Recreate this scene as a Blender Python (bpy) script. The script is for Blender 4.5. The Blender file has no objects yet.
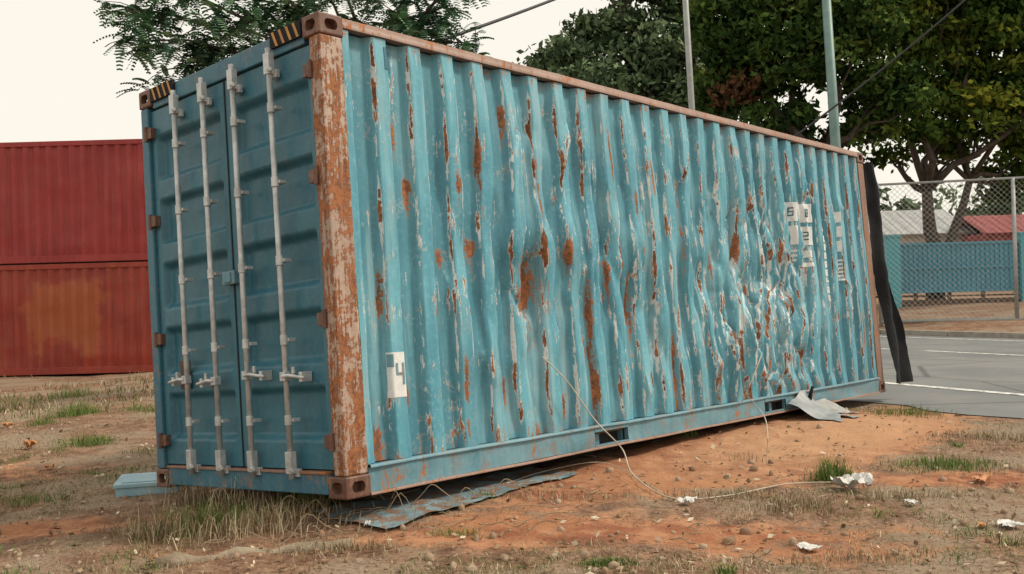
import bpy, bmesh, numpy as np, math, random
from math import *
from mathutils import Matrix, Vector
rng=np.random.default_rng(7); random.seed(7)
S=bpy.context.scene
# ------------------------------------------------------------------ camera
f0=985.
u=np.array([-0.02733,-0.9996,0.0071]);u/=np.linalg.norm(u)
ex=np.array([1,0,0])-u*u[0];ex/=np.linalg.norm(ex)
ey=np.cross(u,ex); R=np.array([ex,ey,u])
def rot(r):
    r=np.array(r,float);t=np.linalg.norm(r);k=r/t;K=np.array([[0,-k[2],k[1]],[k[2],0,-k[0]],[-k[1],k[0],0]])
    return np.eye(3)+sin(t)*K+(1-cos(t))*K@K
d1=np.array([876,5,985.]);d1/=np.linalg.norm(d1)
d2=np.array([-1109,134,985.]);d2-=d1*(d1@d2);d2/=np.linalg.norm(d2)
d3=np.cross(d2,d1)
if d3[1]>0:d3=-d3
B=R@rot([-.005,0,-.007])@np.array([d1,d2,d3]).T
CO=np.array([-0.8834,5.1073,0.2249])
MC=Matrix([[*B[0],CO[0]],[*B[1],CO[1]],[*B[2],CO[2]],[0,0,0,1]])
cam=bpy.data.cameras.new("camera");co=bpy.data.objects.new("camera",cam);S.collection.objects.link(co);S.camera=co
rw=R@np.array([1,0,0]);uw=R@np.array([0,-1,0]);bw=R@np.array([0,0,-1])
co.matrix_world=Matrix([[rw[0],uw[0],bw[0],0],[rw[1],uw[1],bw[1],0],[rw[2],uw[2],bw[2],1.27],[0,0,0,1]])
cam.sensor_width=36;cam.lens=985/1024*36;cam.clip_end=3000;cam.clip_start=.05
L,W,H=7.32,1.942,2.6
# ------------------------------------------------------------------ noise
def _h(ix,iy,s):
    n=(ix*374761393+iy*668265263+s*974634777)&0x7fffffff
    n=((n^(n>>13))*1274126177)&0x7fffffff
    return ((n^(n>>16))&0xffff)/65535.
def vn(x,y,s=0):
    x=np.asarray(x,float);y=np.asarray(y,float)
    ix=np.floor(x).astype(np.int64);iy=np.floor(y).astype(np.int64)
    fx=x-ix;fy=y-iy;fx=fx*fx*(3-2*fx);fy=fy*fy*(3-2*fy)
    a=_h(ix,iy,s);b=_h(ix+1,iy,s);c=_h(ix,iy+1,s);d=_h(ix+1,iy+1,s)
    return (a*(1-fx)+b*fx)*(1-fy)+(c*(1-fx)+d*fx)*fy
def fbm(x,y,s=0,o=4):
    x=np.asarray(x,float);y=np.asarray(y,float)
    r=0;a=.5;t=0
    for i in range(o):
        r=r+a*vn(x*2**i+13.7*i,y*2**i+5.1*i,s+i);t+=a;a*=.5
    return r/t
def ss(a,b,x):
    t=np.clip((np.asarray(x,float)-a)/(b-a),0,1);return t*t*(3-2*t)
def g2(x,y,cx,cy,rx,ry): return np.exp(-((x-cx)/rx)**2-((y-cy)/ry)**2)
# ------------------------------------------------------------------ mesh helpers
def empty(name,M=None):
    o=bpy.data.objects.new(name,None);S.collection.objects.link(o)
    if M is not None:o.matrix_world=M
    o.empty_display_size=.2
    return o
def link(name,me,mat,parent=None,smooth=False):
    o=bpy.data.objects.new(name,me);S.collection.objects.link(o)
    if mat:me.materials.append(mat)
    if parent:o.parent=parent
    if smooth:me.polygons.foreach_set('use_smooth',[True]*len(me.polygons))
    return o
def np_mesh(name,V,F,mat,parent=None,smooth=False,vattr={},fattr={}):
    V=np.asarray(V,np.float32);F=np.asarray(F,np.int32);k=F.shape[1]
    me=bpy.data.meshes.new(name)
    me.vertices.add(len(V));me.vertices.foreach_set('co',V.ravel())
    me.loops.add(F.size);me.loops.foreach_set('vertex_index',F.ravel())
    me.polygons.add(len(F));me.polygons.foreach_set('loop_start',np.arange(0,F.size,k,dtype=np.int32))
    me.update(calc_edges=True)
    for n,a in vattr.items():
        at=me.attributes.new(n,'FLOAT','POINT');at.data.foreach_set('value',np.asarray(a,np.float32))
    for n,a in fattr.items():
        at=me.attributes.new(n,'FLOAT','FACE');at.data.foreach_set('value',np.asarray(a,np.float32))
    return link(name,me,mat,parent,smooth)
def grid(name,X,Y,Z,mat,parent=None,smooth=True,vattr={},flip=False):
    n,m=X.shape;i=np.arange(n*m).reshape(n,m)
    F=np.stack([i[:-1,:-1],i[1:,:-1],i[1:,1:],i[:-1,1:]],-1).reshape(-1,4)
    if flip:F=F[:,::-1]
    return np_mesh(name,np.stack([X,Y,Z],-1).reshape(-1,3),F,mat,parent,smooth,{k:v.ravel() for k,v in vattr.items()})
class MB:
    def __init__(s): s.v=[];s.f=[]
    def box(s,a,b):
        x0,y0,z0=[min(p,q) for p,q in zip(a,b)];x1,y1,z1=[max(p,q) for p,q in zip(a,b)];n=len(s.v)
        s.v+=[(x0,y0,z0),(x1,y0,z0),(x1,y1,z0),(x0,y1,z0),(x0,y0,z1),(x1,y0,z1),(x1,y1,z1),(x0,y1,z1)]
        s.f+=[tuple(n+i for i in q) for q in ((0,3,2,1),(4,5,6,7),(0,1,5,4),(1,2,6,5),(2,3,7,6),(3,0,4,7))];return s
    def tube(s,pts,r,seg=8,cap=True):
        pts=[Vector(p) for p in pts];N=len(pts)
        if not hasattr(r,'__len__'):r=[r]*N
        n0=len(s.v)
        for i,p in enumerate(pts):
            t=(pts[min(i+1,N-1)]-pts[max(i-1,0)])
            if t.length<1e-9:t=Vector((0,0,1))
            t.normalize();a=t.cross(Vector((0,0,1)) if abs(t.z)<.9 else Vector((1,0,0))).normalized();b=t.cross(a)
            for j in range(seg):
                th=2*pi*j/seg;q=p+(a*cos(th)+b*sin(th))*r[i];s.v.append(tuple(q))
        for i in range(N-1):
            for j in range(seg):
                k=(j+1)%seg;s.f.append((n0+i*seg+j,n0+i*seg+k,n0+(i+1)*seg+k,n0+(i+1)*seg+j))
        if cap:
            s.f.append(tuple(n0+j for j in range(seg))[::-1]);s.f.append(tuple(n0+(N-1)*seg+j for j in range(seg)))
        return s
    def out(s,name,mat,parent=None,bevel=0,smooth=False):
        me=bpy.data.meshes.new(name);me.from_pydata(s.v,[],s.f);me.update()
        o=link(name,me,mat,parent,smooth)
        if bevel:
            m=o.modifiers.new('bevel','BEVEL');m.width=bevel;m.segments=2;m.limit_method='ANGLE'
        return o
def leafquads(C,size,asp=.5):
    n=len(C);a=rng.normal(size=(n,3));a/=np.linalg.norm(a,axis=1)[:,None]
    b=rng.normal(size=(n,3));b-=a*(a*b).sum(1)[:,None];b/=np.linalg.norm(b,axis=1)[:,None]
    s=(size*rng.uniform(.6,1.3,n))[:,None]
    V=np.stack([C-a*s,C-b*s*asp,C+a*s,C+b*s*asp],1).reshape(-1,3)
    return V,np.arange(4*n).reshape(n,4)
# ------------------------------------------------------------------ material helpers
class NT:
    def __init__(s,name):
        s.m=bpy.data.materials.new(name);s.m.use_nodes=True;s.t=s.m.node_tree;s.n=s.t.nodes
        s.b=s.n['Principled BSDF'];s.out=s.n['Material Output']
    def put(s,inp,v):
        if isinstance(v,bpy.types.NodeSocket):s.t.links.new(v,inp)
        elif v is not None:
            if inp.type=='RGBA' and len(v)==3:v=(*v,1)
            inp.default_value=v
    def coord(s,scale=(1,1,1),kind='Object',rotz=0):
        c=s.n.new('ShaderNodeTexCoord');m=s.n.new('ShaderNodeMapping');s.t.links.new(c.outputs[kind],m.inputs[0])
        m.inputs['Scale'].default_value=scale;m.inputs['Rotation'].default_value=(0,0,rotz);return m.outputs[0]
    def noise(s,co,scale,detail=4,rough=.55,dist=0):
        n=s.n.new('ShaderNodeTexNoise');s.put(n.inputs['Vector'],co);n.inputs['Scale'].default_value=scale
        n.inputs['Detail'].default_value=detail;n.inputs['Roughness'].default_value=rough;n.inputs['Distortion'].default_value=dist
        return n.outputs['Fac']
    def voro(s,co,scale,feat='F1',out='Distance'):
        n=s.n.new('ShaderNodeTexVoronoi');s.put(n.inputs['Vector'],co);n.inputs['Scale'].default_value=scale;n.feature=feat;return n.outputs[out]
    def math(s,op,a,b=None,c=None,clamp=False):
        n=s.n.new('ShaderNodeMath');n.operation=op;n.use_clamp=clamp
        s.put(n.inputs[0],a)
        if b is not None:s.put(n.inputs[1],b)
        if c is not None:s.put(n.inputs[2],c)
        return n.outputs[0]
    def lin(s,*pairs):
        r=None
        for a,w in pairs:
            q=s.math('MULTIPLY',a,w);r=q if r is None else s.math('ADD',r,q)
        return r
    def step(s,v,lo,hi):
        n=s.n.new('ShaderNodeMapRange');n.interpolation_type='SMOOTHSTEP';s.put(n.inputs['Value'],v)
        n.inputs['From Min'].default_value=lo;n.inputs['From Max'].default_value=hi
        return n.outputs[0]
    def mix(s,f,a,b,mode='MIX'):
        n=s.n.new('ShaderNodeMix');n.data_type='RGBA';n.blend_type=mode
        s.put(n.inputs[0],f);s.put(n.inputs[6],a);s.put(n.inputs[7],b);return n.outputs[2]
    def attr(s,name):
        n=s.n.new('ShaderNodeAttribute');n.attribute_name=name;return n.outputs['Fac']
    def bump(s,h,st=.3,d=.01):
        n=s.n.new('ShaderNodeBump');s.put(n.inputs['Height'],h);n.inputs['Strength'].default_value=st;n.inputs['Distance'].default_value=d
        s.t.links.new(n.outputs[0],s.b.inputs['Normal'])
    def fin(s,col,rough=.6,metal=0,spec=None):
        s.put(s.b.inputs['Base Color'],col);s.put(s.b.inputs['Roughness'],rough);s.put(s.b.inputs['Metallic'],metal)
        if spec is not None:s.b.inputs['Specular IOR Level'].default_value=spec
        return s.m
RUST1=(.12,.042,.02);RUST2=(.36,.14,.055)
def paint(name,c1,c2,rust=.0,scuff=0.,dirt=.3,attrs=False,rough=.45,patch=None):
    t=NT(name);co=t.coord();st=t.coord((9,9,.8));st2=t.coord((22,22,2.2))
    big=t.noise(co,1.1,3);strk=t.noise(st,1.2,4,.6);fine=t.noise(co,34,3,.7);sc=t.noise(st2,1.5,5,.75,.4);mid=t.noise(co,5.5,5,.75,.3)
    v=t.lin((big,.5),(strk,.5))
    col=t.mix(t.step(v,.38,.62),c1,c2)
    col=t.mix(t.math('MULTIPLY',t.step(fine,.45,.75),.25),col,tuple(min(1,c*1.5+.03) for c in c2))
    dn=t.step(t.lin((strk,.6),(mid,.4)),.48,.68)
    col=t.mix(t.math('MULTIPLY',dn,dirt),col,(.11,.095,.075))
    if attrs:
        ed=t.attr('edge');ru=t.attr('rust');mid2=t.noise(co,2.6,4,.6)
        inn=t.attr('inner_shade');col=t.mix(t.math('MULTIPLY',inn,.42),col,tuple(c*.42 for c in c1))  # recess shade painted into the colour: inward corrugation flats darkened for depth contrast
        col=t.mix(t.math('MULTIPLY',t.step(t.lin((strk,.7),(big,.3)),.5,.66),.42),col,(.34,.54,.60))
        g_=t.noise(t.coord((14,14,.5)),1.3,5,.7)
        col=t.mix(t.math('MULTIPLY',t.step(g_,.55,.68),.28),col,(.06,.11,.12))
        col=t.mix(t.math('MULTIPLY',t.step(t.lin((mid,.6),(fine,.4)),.56,.62),.30),col,(.45,.56,.58))
        v=t.lin((ed,.20),(sc,.55),(mid,.25),(mid2,.2))
        sm=t.step(v,.640-scuff,.658-scuff)
        col=t.mix(t.math('MULTIPLY',sm,.9),col,(.66,.70,.69))
        rv=t.lin((mid,.42),(sc,.33),(fine,.25),(ru,.205),(ed,.035))
        core=t.math('MULTIPLY',t.step(v,.667-scuff,.687-scuff),t.step(mid2,.48,.54))
        rv=t.math('ADD',rv,t.math('MULTIPLY',core,.25))
    else:
        sm=t.step(t.lin((sc,.6),(mid,.4)),.66-scuff,.69-scuff)
        col=t.mix(sm,col,(.62,.61,.57))
        rv=t.lin((mid,.45),(sc,.35),(fine,.2))
    if patch:
        px_,pz_,rx_,rz_,pc=patch
        xyz=t.n.new('ShaderNodeSeparateXYZ');t.put(xyz.inputs[0],co)
        a=t.math('ABSOLUTE',t.math('DIVIDE',t.math('SUBTRACT',xyz.outputs[0],px_),rx_));c=t.math('ABSOLUTE',t.math('DIVIDE',t.math('SUBTRACT',xyz.outputs[2],pz_),rz_))
        m3=t.noise(co,1.7,4,.65)
        d=t.math('ADD',t.math('MAXIMUM',a,c),t.math('MULTIPLY',t.math('SUBTRACT',m3,.5),3.2))
        col=t.mix(t.math('MULTIPLY',t.step(d,1.4,.8),.75),col,pc)
    rl=t.math('MULTIPLY',t.step(rv,.575-rust,.66-rust),.45)
    col=t.mix(rl,col,(.30,.18,.115))
    rm=t.step(rv,.645-rust,.672-rust)
    rc=t.mix(t.step(t.lin((fine,.5),(mid,.5)),.4,.62),RUST1,RUST2)
    col=t.mix(rm,col,rc)
    t.bump(t.lin((fine,.5),(rm,.6)),.35,.004)
    ro=t.math('ADD',t.math('MULTIPLY',rm,.35),t.math('ADD',t.math('MULTIPLY',strk,.2),rough-.05))
    return t.fin(col,ro,0,.45)
def simple(name,c1,c2,scale=8,rough=.7,bump=.3,metal=0,bd=.01,detail=4):
    t=NT(name);co=t.coord();n=t.noise(co,scale,detail,.6);n2=t.noise(co,scale*6,3)
    col=t.mix(t.step(n,.35,.65),c1,c2);col=t.mix(t.math('MULTIPLY',n2,.3),col,tuple(c*.5 for c in c1))
    t.bump(n2,bump,bd);return t.fin(col,rough,metal)
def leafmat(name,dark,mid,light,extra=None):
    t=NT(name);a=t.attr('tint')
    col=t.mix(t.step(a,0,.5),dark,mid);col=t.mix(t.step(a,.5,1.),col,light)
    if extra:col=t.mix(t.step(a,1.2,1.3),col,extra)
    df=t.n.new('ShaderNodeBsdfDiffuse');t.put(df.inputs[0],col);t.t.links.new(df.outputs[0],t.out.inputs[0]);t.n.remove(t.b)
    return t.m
# ------------------------------------------------------------------ materials
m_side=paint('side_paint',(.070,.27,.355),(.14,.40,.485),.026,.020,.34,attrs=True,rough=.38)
m_rail=paint('rail_paint',(.085,.215,.275),(.16,.31,.365),.080,.02,.6)
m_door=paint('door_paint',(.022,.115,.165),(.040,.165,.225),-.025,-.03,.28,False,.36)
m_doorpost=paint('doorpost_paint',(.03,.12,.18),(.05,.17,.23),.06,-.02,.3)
m_post=paint('post_paint',(.34,.25,.20),(.54,.43,.35),.170,.055,.45)
m_rustrail=paint('rust_rail',(.20,.11,.08),(.30,.19,.15),.11,.02,.4)
m_cast=paint('casting_rust',(.10,.045,.03),(.16,.07,.045),.08,-.1,.5)
m_rod=simple('galvanised_rod',(.62,.64,.64),(.42,.43,.43),14,.35,.15,.3)
m_dark=simple('dark_gap',(.012,.012,.013),(.02,.02,.02),5,.9)
m_gasket=simple('rubber_gasket',(.015,.025,.03),(.02,.03,.035),5,.7)
m_black=simple('black_rubber',(.004,.004,.005),(.009,.009,.011),6,.92,.4)
m_white=simple('white_paint',(.80,.82,.80),(.64,.68,.68),18,.6,.1)
m_yel=simple('yellow_paint',(.55,.27,.05),(.4,.2,.06),12,.6)
m_wood=simple('old_timber',(.10,.065,.04),(.16,.10,.065),6,.85,.6)
m_redc=paint('red_paint',(.27,.022,.022),(.35,.036,.032),-.02,-.10,.28)
m_redc2=paint('red_paint_lower',(.25,.026,.016),(.34,.045,.022),.01,-.10,.3,patch=(9.9,1.25,.62,.62,(.38,.10,.03)))
m_conc=simple('concrete',(.36,.33,.28),(.25,.22,.19),5,.9,.5)
m_bark=simple('bark',(.055,.042,.032),(.11,.085,.065),7,.95,.8,0,.03)
m_polegreen=simple('pole_green',(.13,.24,.22),(.19,.29,.27),3,.5,.1)
m_polegrey=simple('pole_grey',(.38,.40,.39),(.30,.32,.31),3,.5,.1)
m_steel=simple('galvanised_steel',(.42,.43,.42),(.33,.34,.33),5,.5,.1,.3)
m_cable=simple('cable',(.02,.02,.025),(.03,.03,.03),5,.6)
# ------------------------------------------------------------------ container
cont=empty('shipping_container',MC)
x0,x1,z0,z1=.165,7.16,.165,2.535
NP=26;p=(x1-x0)/NP
SP=[(1.12,1.38,.03,.05),(1.62,1.15,.055,.11),(1.54,1.28,.03,.06),(2.24,.9,.014,.22),(2.5,1.25,.015,.08),(2.0,1.35,.02,.07),(.95,.55,.02,.10),(.51,.5,.025,.06),(.36,1.1,.014,.09),(2.85,1.75,.014,.12),
(3.4,1.1,.015,.08),(3.7,.75,.015,.1),(4.02,1.3,.02,.07),(4.45,1.5,.022,.10),(3.9,.4,.025,.06),(2.9,.45,.025,.05),(1.3,1.0,.014,.3),(1.35,.5,.025,.05),(2.6,2.1,.014,.1),(3.1,2.0,.014,.1),(4.9,.6,.015,.1),(5.5,.45,.02,.1),
(.62,1.7,.02,.05),(1.0,1.75,.02,.05),(.78,.95,.02,.05),(2.25,.4,.015,.12),(6.5,1.5,.014,.1),(6.9,.6,.014,.2),(3.3,.55,.014,.2),(.28,.3,.03,.07),(4.6,1.0,.014,.15),(1.9,.35,.03,.04),(2.75,1.0,.012,.2),(1.2,1.9,.012,.12),(1.75,1.75,.012,.2),(3.55,1.8,.012,.15),(2.1,.75,.012,.1),(.55,2.0,.012,.06),(.85,1.3,.02,.04),(1.45,2.2,.012,.1)]
_r=random.Random(5);CR=[]
for i in range(80):
    cx_=_r.gauss(4.75,.9);cz_=_r.uniform(.2,2.0);a=_r.gauss(pi/2,.16);l=_r.uniform(.18,.6)
    CR.append((cx_,cz_,a,l,_r.uniform(.014,.038),_r.choice((-1,1,1))*_r.uniform(.022,.062)))
for i in range(30):
    cx_=_r.gauss(1.9,.6);cz_=_r.uniform(.7,2.2);a=_r.gauss(pi/2,.2);l=_r.uniform(.12,.45)
    CR.append((cx_,cz_,a,l,_r.uniform(.015,.04),_r.choice((-1,1))*_r.uniform(.014,.042)))
for i in range(30):
    CR.append((_r.uniform(2.6,6.8),_r.uniform(.3,2.2),_r.gauss(pi/2,.28),_r.uniform(.1,.4),_r.uniform(.015,.035),_r.choice((-1,1))*_r.uniform(.012,.036)))
for (a_,b_,an,l_) in ((4.55,1.15,.9,.26),(4.9,1.5,2.2,.24),(5.3,.8,.8,.3),(4.7,.55,2.3,.24),(1.65,1.3,.7,.17),(1.5,1.0,2.4,.16),(5.6,1.3,2.1,.22),(5.15,1.15,.6,.22),(4.2,.8,2.4,.2),(4.35,1.75,.8,.2),(5.0,.4,.5,.2),(5.5,.5,2.5,.2)):
    CR.append((a_,b_,an,l_,.03,.06))
def corr(x):
    t=np.mod(x,1.);return np.interp(t,[0,.17,.33,.67,.83,1.],[0,0,1,1,0,0])
def side_y(x,z):
    wd=g2(x,z,4.95,.95,1.05,1.05);w2=g2(x,z,1.75,1.25,.8,.8);w3=g2(x,z,3.1,1.4,.9,.9)
    tr=ss(z0,z0+.2,z)*ss(z1,z1-.2,z)
    xx=x+tr*(wd*(.42*(fbm(x*1.2,z*1.2,3,3)-.5)+.10*np.sin(z*3.0+x*1.3))+w2*.20*(fbm(x*1.5,z*1.6,5,3)-.5)+w3*.18*(fbm(x*1.5,z*1.5,25,3)-.5)+.05*(fbm(x*.8,z*1.5,6,2)-.5))
    c=corr((xx-x0)/p)
    d=.012+.058*c*(1-.1*wd)
    rid=1-np.abs(2*fbm(x*2.6+z*.6,z*.6,11,2)-1)
    rd2=1-np.abs(2*fbm(x*5.5-z*.7,z*1.0,17,2)-1)
    rd3=1-np.abs(2*fbm(x*2.2-z*1.6,z*1.4,37,2)-1)
    d=d+tr*(wd*(.10*(fbm(x*1.3,z*.7,8,2)-.4)+.22*(rid-.75)+.10*(rd2-.75)+.09*(rd3-.75))+w2*(.10*(fbm(x*1.5,z*1.0,9,2)-.45)+.10*(rid-.78)+.04*(rd2-.8)+.05*(rd3-.78))+w3*(.05*(fbm(x*1.9,z*1.0,21,2)-.45)+.08*(rid-.8)+.03*(rd3-.8))+.035*(fbm(x*1.3,z*1.1,10)-.5)+.010*(fbm(x*5,z*2,13,2)-.5))
    d=d+tr*(.08*g2(x,z,1.62,1.15,.10,.20)+.04*g2(x,z,4.45,1.3,.07,.4)+.06*g2(x,z,5.5,.5,.10,.3)-.04*g2(x,z,5.15,.65,.06,.5)-.035*g2(x,z,4.3,.9,.06,.5)+.045*g2(x,z,3.95,1.2,.07,.4))
    cw_=0*x
    for (cx_,cz_,a,l,w,dp) in CR:
        ux,uz=cos(a),sin(a);al=(x-cx_)*ux+(z-cz_)*uz;ac=-(x-cx_)*uz+(z-cz_)*ux+.025*np.sin(al*6+cx_*9)
        fa=np.clip(1-np.abs(al/l),0,1);m=fa*np.exp(-np.abs(ac)/w);d=d+tr*dp*m;cw_=np.maximum(cw_,fa*np.exp(-np.abs(ac)/.010)*min(1,abs(dp)/.04))
    return d,c,cw_
prof=[0,.05,.11,.15,.17,.19,.25,.31,.33,.35,.42,.5,.58,.65,.67,.69,.75,.81,.83,.85,.89,.94]
xs=np.array([x0+p*(i+q) for i in range(NP) for q in prof]+[x1]);zs=np.linspace(z0,z1,200)
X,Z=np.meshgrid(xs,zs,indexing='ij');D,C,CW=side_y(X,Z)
edge=np.exp(-((C-.25)/.22)**2)*.9+.35*np.exp(-((C-.95)/.08)**2)
edge=np.clip(edge+.8*CW+.18*g2(X,Z,4.9,1.0,1.0,.9),0,1.15)
rust=np.zeros_like(X)
for (a,b,ra,rb) in SP:
    rust+=1.0*g2(X,Z,a,b,ra*1.5,rb*1.3)+.5*g2(X,Z,a,b-rb*1.9,ra*.7,rb*2.3)
rust+=.5*ss(.36,.17,Z)*vn(X*3,Z*0,4)+.35*ss(2.43,2.53,Z)+.25*CW
rust=np.clip(rust,0,.85)
grid('side_panel',X,D,Z,m_side,cont,True,dict(edge=edge,rust=rust,inner_shade=C))
xs2=np.array([x0+p*(i+q) for i in range(NP) for q in (0,.17,.33,.67,.83)]+[x1]);X2,Z2=np.meshgrid(xs2,np.array([z0,z1]),indexing='ij')
grid('back_panel',X2,W-.012-.045*corr((X2-x0)/p),Z2,m_side,cont,False,dict(edge=X2*0,rust=X2*0,inner_shade=X2*0),flip=True)
ysr=np.linspace(.06,W-.06,20);X3,Y3=np.meshgrid(np.linspace(.1,7.22,60),ysr,indexing='ij')
grid('roof_panel',X3,Y3,2.565+.012*np.sin(X3*22)*ss(.1,.3,Y3)*ss(W-.1,W-.3,Y3),m_rail,cont,True)
MB().box((7.22,.08,.15),(7.27,W-.08,2.5)).out('front_wall',m_rail,cont)
MB().box((.12,.05,.10),(7.2,W-.05,.135)).out('floor',m_wood,cont)
b=MB()
for i in range(22):
    xx=.3+i*.32;b.box((xx,.06,.015),(xx+.05,W-.06,.098))
b.out('crossmembers',m_rail,cont)
def wavybar(name,x0,x1,y0,y1,z0,z1,mat,amp=.006,seed=0,n=120):
    xs=np.linspace(x0,x1,n);ring=[]
    for k,(yy,zz) in enumerate(((y0,z0),(y1,z0),(y1,z1),(y0,z1),(y0,z0))):
        oy=amp*(fbm(xs*1.5,xs*0+3,seed)-.5)*2+amp*.8*(fbm(xs*6,xs*0+3,seed+7)-.5);oz=amp*.7*(fbm(xs*1.2,xs*0+9,seed+2)-.5)*2
        ring.append(np.stack([xs,yy+oy,zz+oz],-1))
    A=np.array(ring);X,Y,Z=A[...,0],A[...,1],A[...,2]
    return grid(name,X.T,Y.T,Z.T,mat,cont,False)
wavybar('top_side_rail',.15,7.18,.0,.06,2.540,2.592,m_rustrail,.007,1)
wavybar('top_side_rail_back',.15,7.18,W-.06,W,2.535,2.592,m_rustrail,.002,1)
wavybar('bottom_rail_lip',.16,7.17,-.014,.05,.148,.164,m_rail,.012,4)
pk=[(2.15,2.55),(4.6,5.0)]
# bottom rail web with fork pockets, slightly buckled
def web(name,a,c,zb,zt,seed):
    XX,ZZ=np.meshgrid(np.linspace(a,c,max(4,int((c-a)/.04))),np.linspace(zb,zt,6),indexing='ij')
    grid(name,XX,.006+.012*(fbm(XX*3,ZZ*6,seed)-.5)*2*np.sin(pi*(ZZ-zb)/(zt-zb)),ZZ,m_rail,cont,True)
b=MB();xa=.16
for k,(a,c) in enumerate(pk+[(7.17,7.17)]):
    b.box((xa,.02,.018),(a,.045,.147));web('bottom_rail_web_%d'%k,xa,a,.018,.147,60+k)
    if c>a:b.box((a,.001,.118),(c,.044,.146));b.box((a,.002,.018),(c,.043,.03))
    xa=c
b.out('bottom_side_rail',m_rail,cont,.003)
wavybar('bottom_rail_flange',.16,7.17,-.006,.07,.002,.017,m_rustrail,.008,6)
b=MB()
for a,c in pk:b.box((a+.005,.05,.02),(c-.005,W-.05,.028));b.box((a-.006,.046,.02),(a,W-.05,.12));b.box((c,.046,.02),(c+.006,W-.05,.12));b.box((a+.001,.10,.03),(c-.001,.11,.118))
b.out('fork_pockets',m_dark,cont)  # pocket linings and back sheet coloured near-black, painting the shade inside the openings
wavybar('bottom_side_rail_back',.16,7.17,W-.045,W-.002,.01,.164,m_rail,.002,5)
def postgrid(name,px0,px1,py0,py1,mat):
    b=MB();b.box((px0,py0,.12),(px1,py1,2.48));return b.out(name,mat,cont,.008)
postgrid('corner_post_near',.004,.16,.004,.10,m_post)
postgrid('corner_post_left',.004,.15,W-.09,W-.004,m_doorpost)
postgrid('corner_post_far',7.17,7.316,.004,.10,m_rustrail)
postgrid('corner_post_far_left',7.17,7.316,W-.09,W-.004,m_rail)
MB().box((7.2,.1,2.48),(7.31,W-.09,2.59)).box((7.2,.1,.02),(7.31,W-.09,.15)).out('front_end_rails',m_rustrail,cont,.005)
def casting(name,ox,oy,oz,sx,sy,dx=.17,dy=.15,dz=.118):
    b=MB().box((ox,oy,oz),(ox+sx*dx,oy+sy*dy,oz+dz)).out(name,m_cast,cont,.010)
    cx,cy,cz=ox+sx*dx*.5,oy+sy*dy*.5,oz+dz*.5
    for axis in (0,1):
        c=MB();pts=[]
        for k in range(24):
            a=2*pi*k/24;w=(.018*(1 if cos(a)>=0 else -1))+cos(a)*.026;h=sin(a)*.030;pts.append((w,h))
        for e in (-1,1):
            for w,h in pts:
                if axis==0:
                    xx=ox+(-.03 if e<0 else .05)*sx;c.v.append((xx,cy+w,cz+h))
                else:
                    yy=oy+(-.03 if e<0 else .05)*sy;c.v.append((cx+w,yy,cz+h))
        for k in range(24):
            q=(k+1)%24;c.f.append((k,q,24+q,24+k))
        c.f.append(tuple(range(24))[::-1]);c.f.append(tuple(range(24,48)))
        cut=c.out('cut',None)
        bm=bmesh.new();bm.from_mesh(cut.data);bmesh.ops.recalc_face_normals(bm,faces=bm.faces);bm.to_mesh(cut.data);bm.free()
        cut.parent=cont
        m=b.modifiers.new('bool','BOOLEAN');m.object=cut;m.operation='DIFFERENCE';m.solver='EXACT'
        bpy.context.view_layer.update()
        dg=bpy.context.evaluated_depsgraph_get();me=bpy.data.meshes.new_from_object(b.evaluated_get(dg));b.modifiers.clear();b.data=me
        bpy.data.objects.remove(cut)
    return b
for nm,ox,oy,oz,sx,sy in (('near_bottom',0,0,0,1,1),('near_top',0,0,H-.118,1,1),('left_bottom',0,W,0,1,-1),('left_top',0,W,H-.118,1,-1),
    ('far_bottom',L,0,0,-1,1),('far_top',L,0,H-.118,-1,1),('farleft_bottom',L,W,0,-1,-1),('farleft_top',L,W,H-.118,-1,-1)):
    casting('corner_casting_'+nm,ox-.003*sx,oy-.003*sy,oz,sx,sy)
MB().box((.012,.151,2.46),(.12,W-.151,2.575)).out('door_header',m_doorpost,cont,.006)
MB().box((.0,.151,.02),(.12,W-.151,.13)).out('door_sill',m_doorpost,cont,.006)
MB().box((-.012,.151,.128),(.10,W-.151,.142)).out('sill_lip',m_rustrail,cont,.003)
b=MB().box((-.006,.155,2.50),(.010,.44,2.59)).box((-.006,W-.44,2.50),(.010,W-.155,2.59));b.out('hazard_plates',m_black,cont)
b=MB()
for ys in (.165,W-.43):
    for k in range(4):
        y=ys+k*.065;n=len(b.v);b.v+=[(-.009,y,2.502),(-.009,y+.022,2.502),(-.009,y+.06,2.588),(-.009,y+.038,2.588)];b.f.append((n,n+1,n+2,n+3))
b.out('hazard_stripes',m_yel,cont)
DZ0,DZ1=.15,2.45
rec=[(.30,.60),(.72,1.02),(1.14,1.44),(1.56,1.86),(1.98,2.28)]
def door(name,ya,yb):
    ys=np.unique(np.concatenate([np.linspace(ya,yb,50),[ya+.055,ya+.08,yb-.055,yb-.08]]));zz=np.linspace(DZ0,DZ1,200)
    Y,Z=np.meshgrid(ys,zz,indexing='ij')
    m=np.zeros_like(Z)
    for a,c in rec: m=np.maximum(m,np.clip((Z-a)/.035,0,1)*np.clip((c-Z)/.035,0,1))
    m*=ss(ya+.05,ya+.085,Y)*ss(yb-.05,yb-.085,Y)
    X=.028+.05*m+.030*(fbm(Y*3,Z*2,31+int(ya*10))-.5)*ss(ya,ya+.1,Y)*ss(yb,yb-.1,Y)
    grid(name,X,Y,Z,m_door,cont,False,flip=True)
    MB().box((.045,ya,DZ0),(.068,ya+.03,DZ1)).box((.045,yb-.03,DZ0),(.068,yb,DZ1)).out(name+'_edge',m_door,cont)
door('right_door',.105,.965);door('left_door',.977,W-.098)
MB().box((.098,.1,.14),(.12,W-.09,2.46)).out('door_seal',m_gasket,cont)
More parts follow.
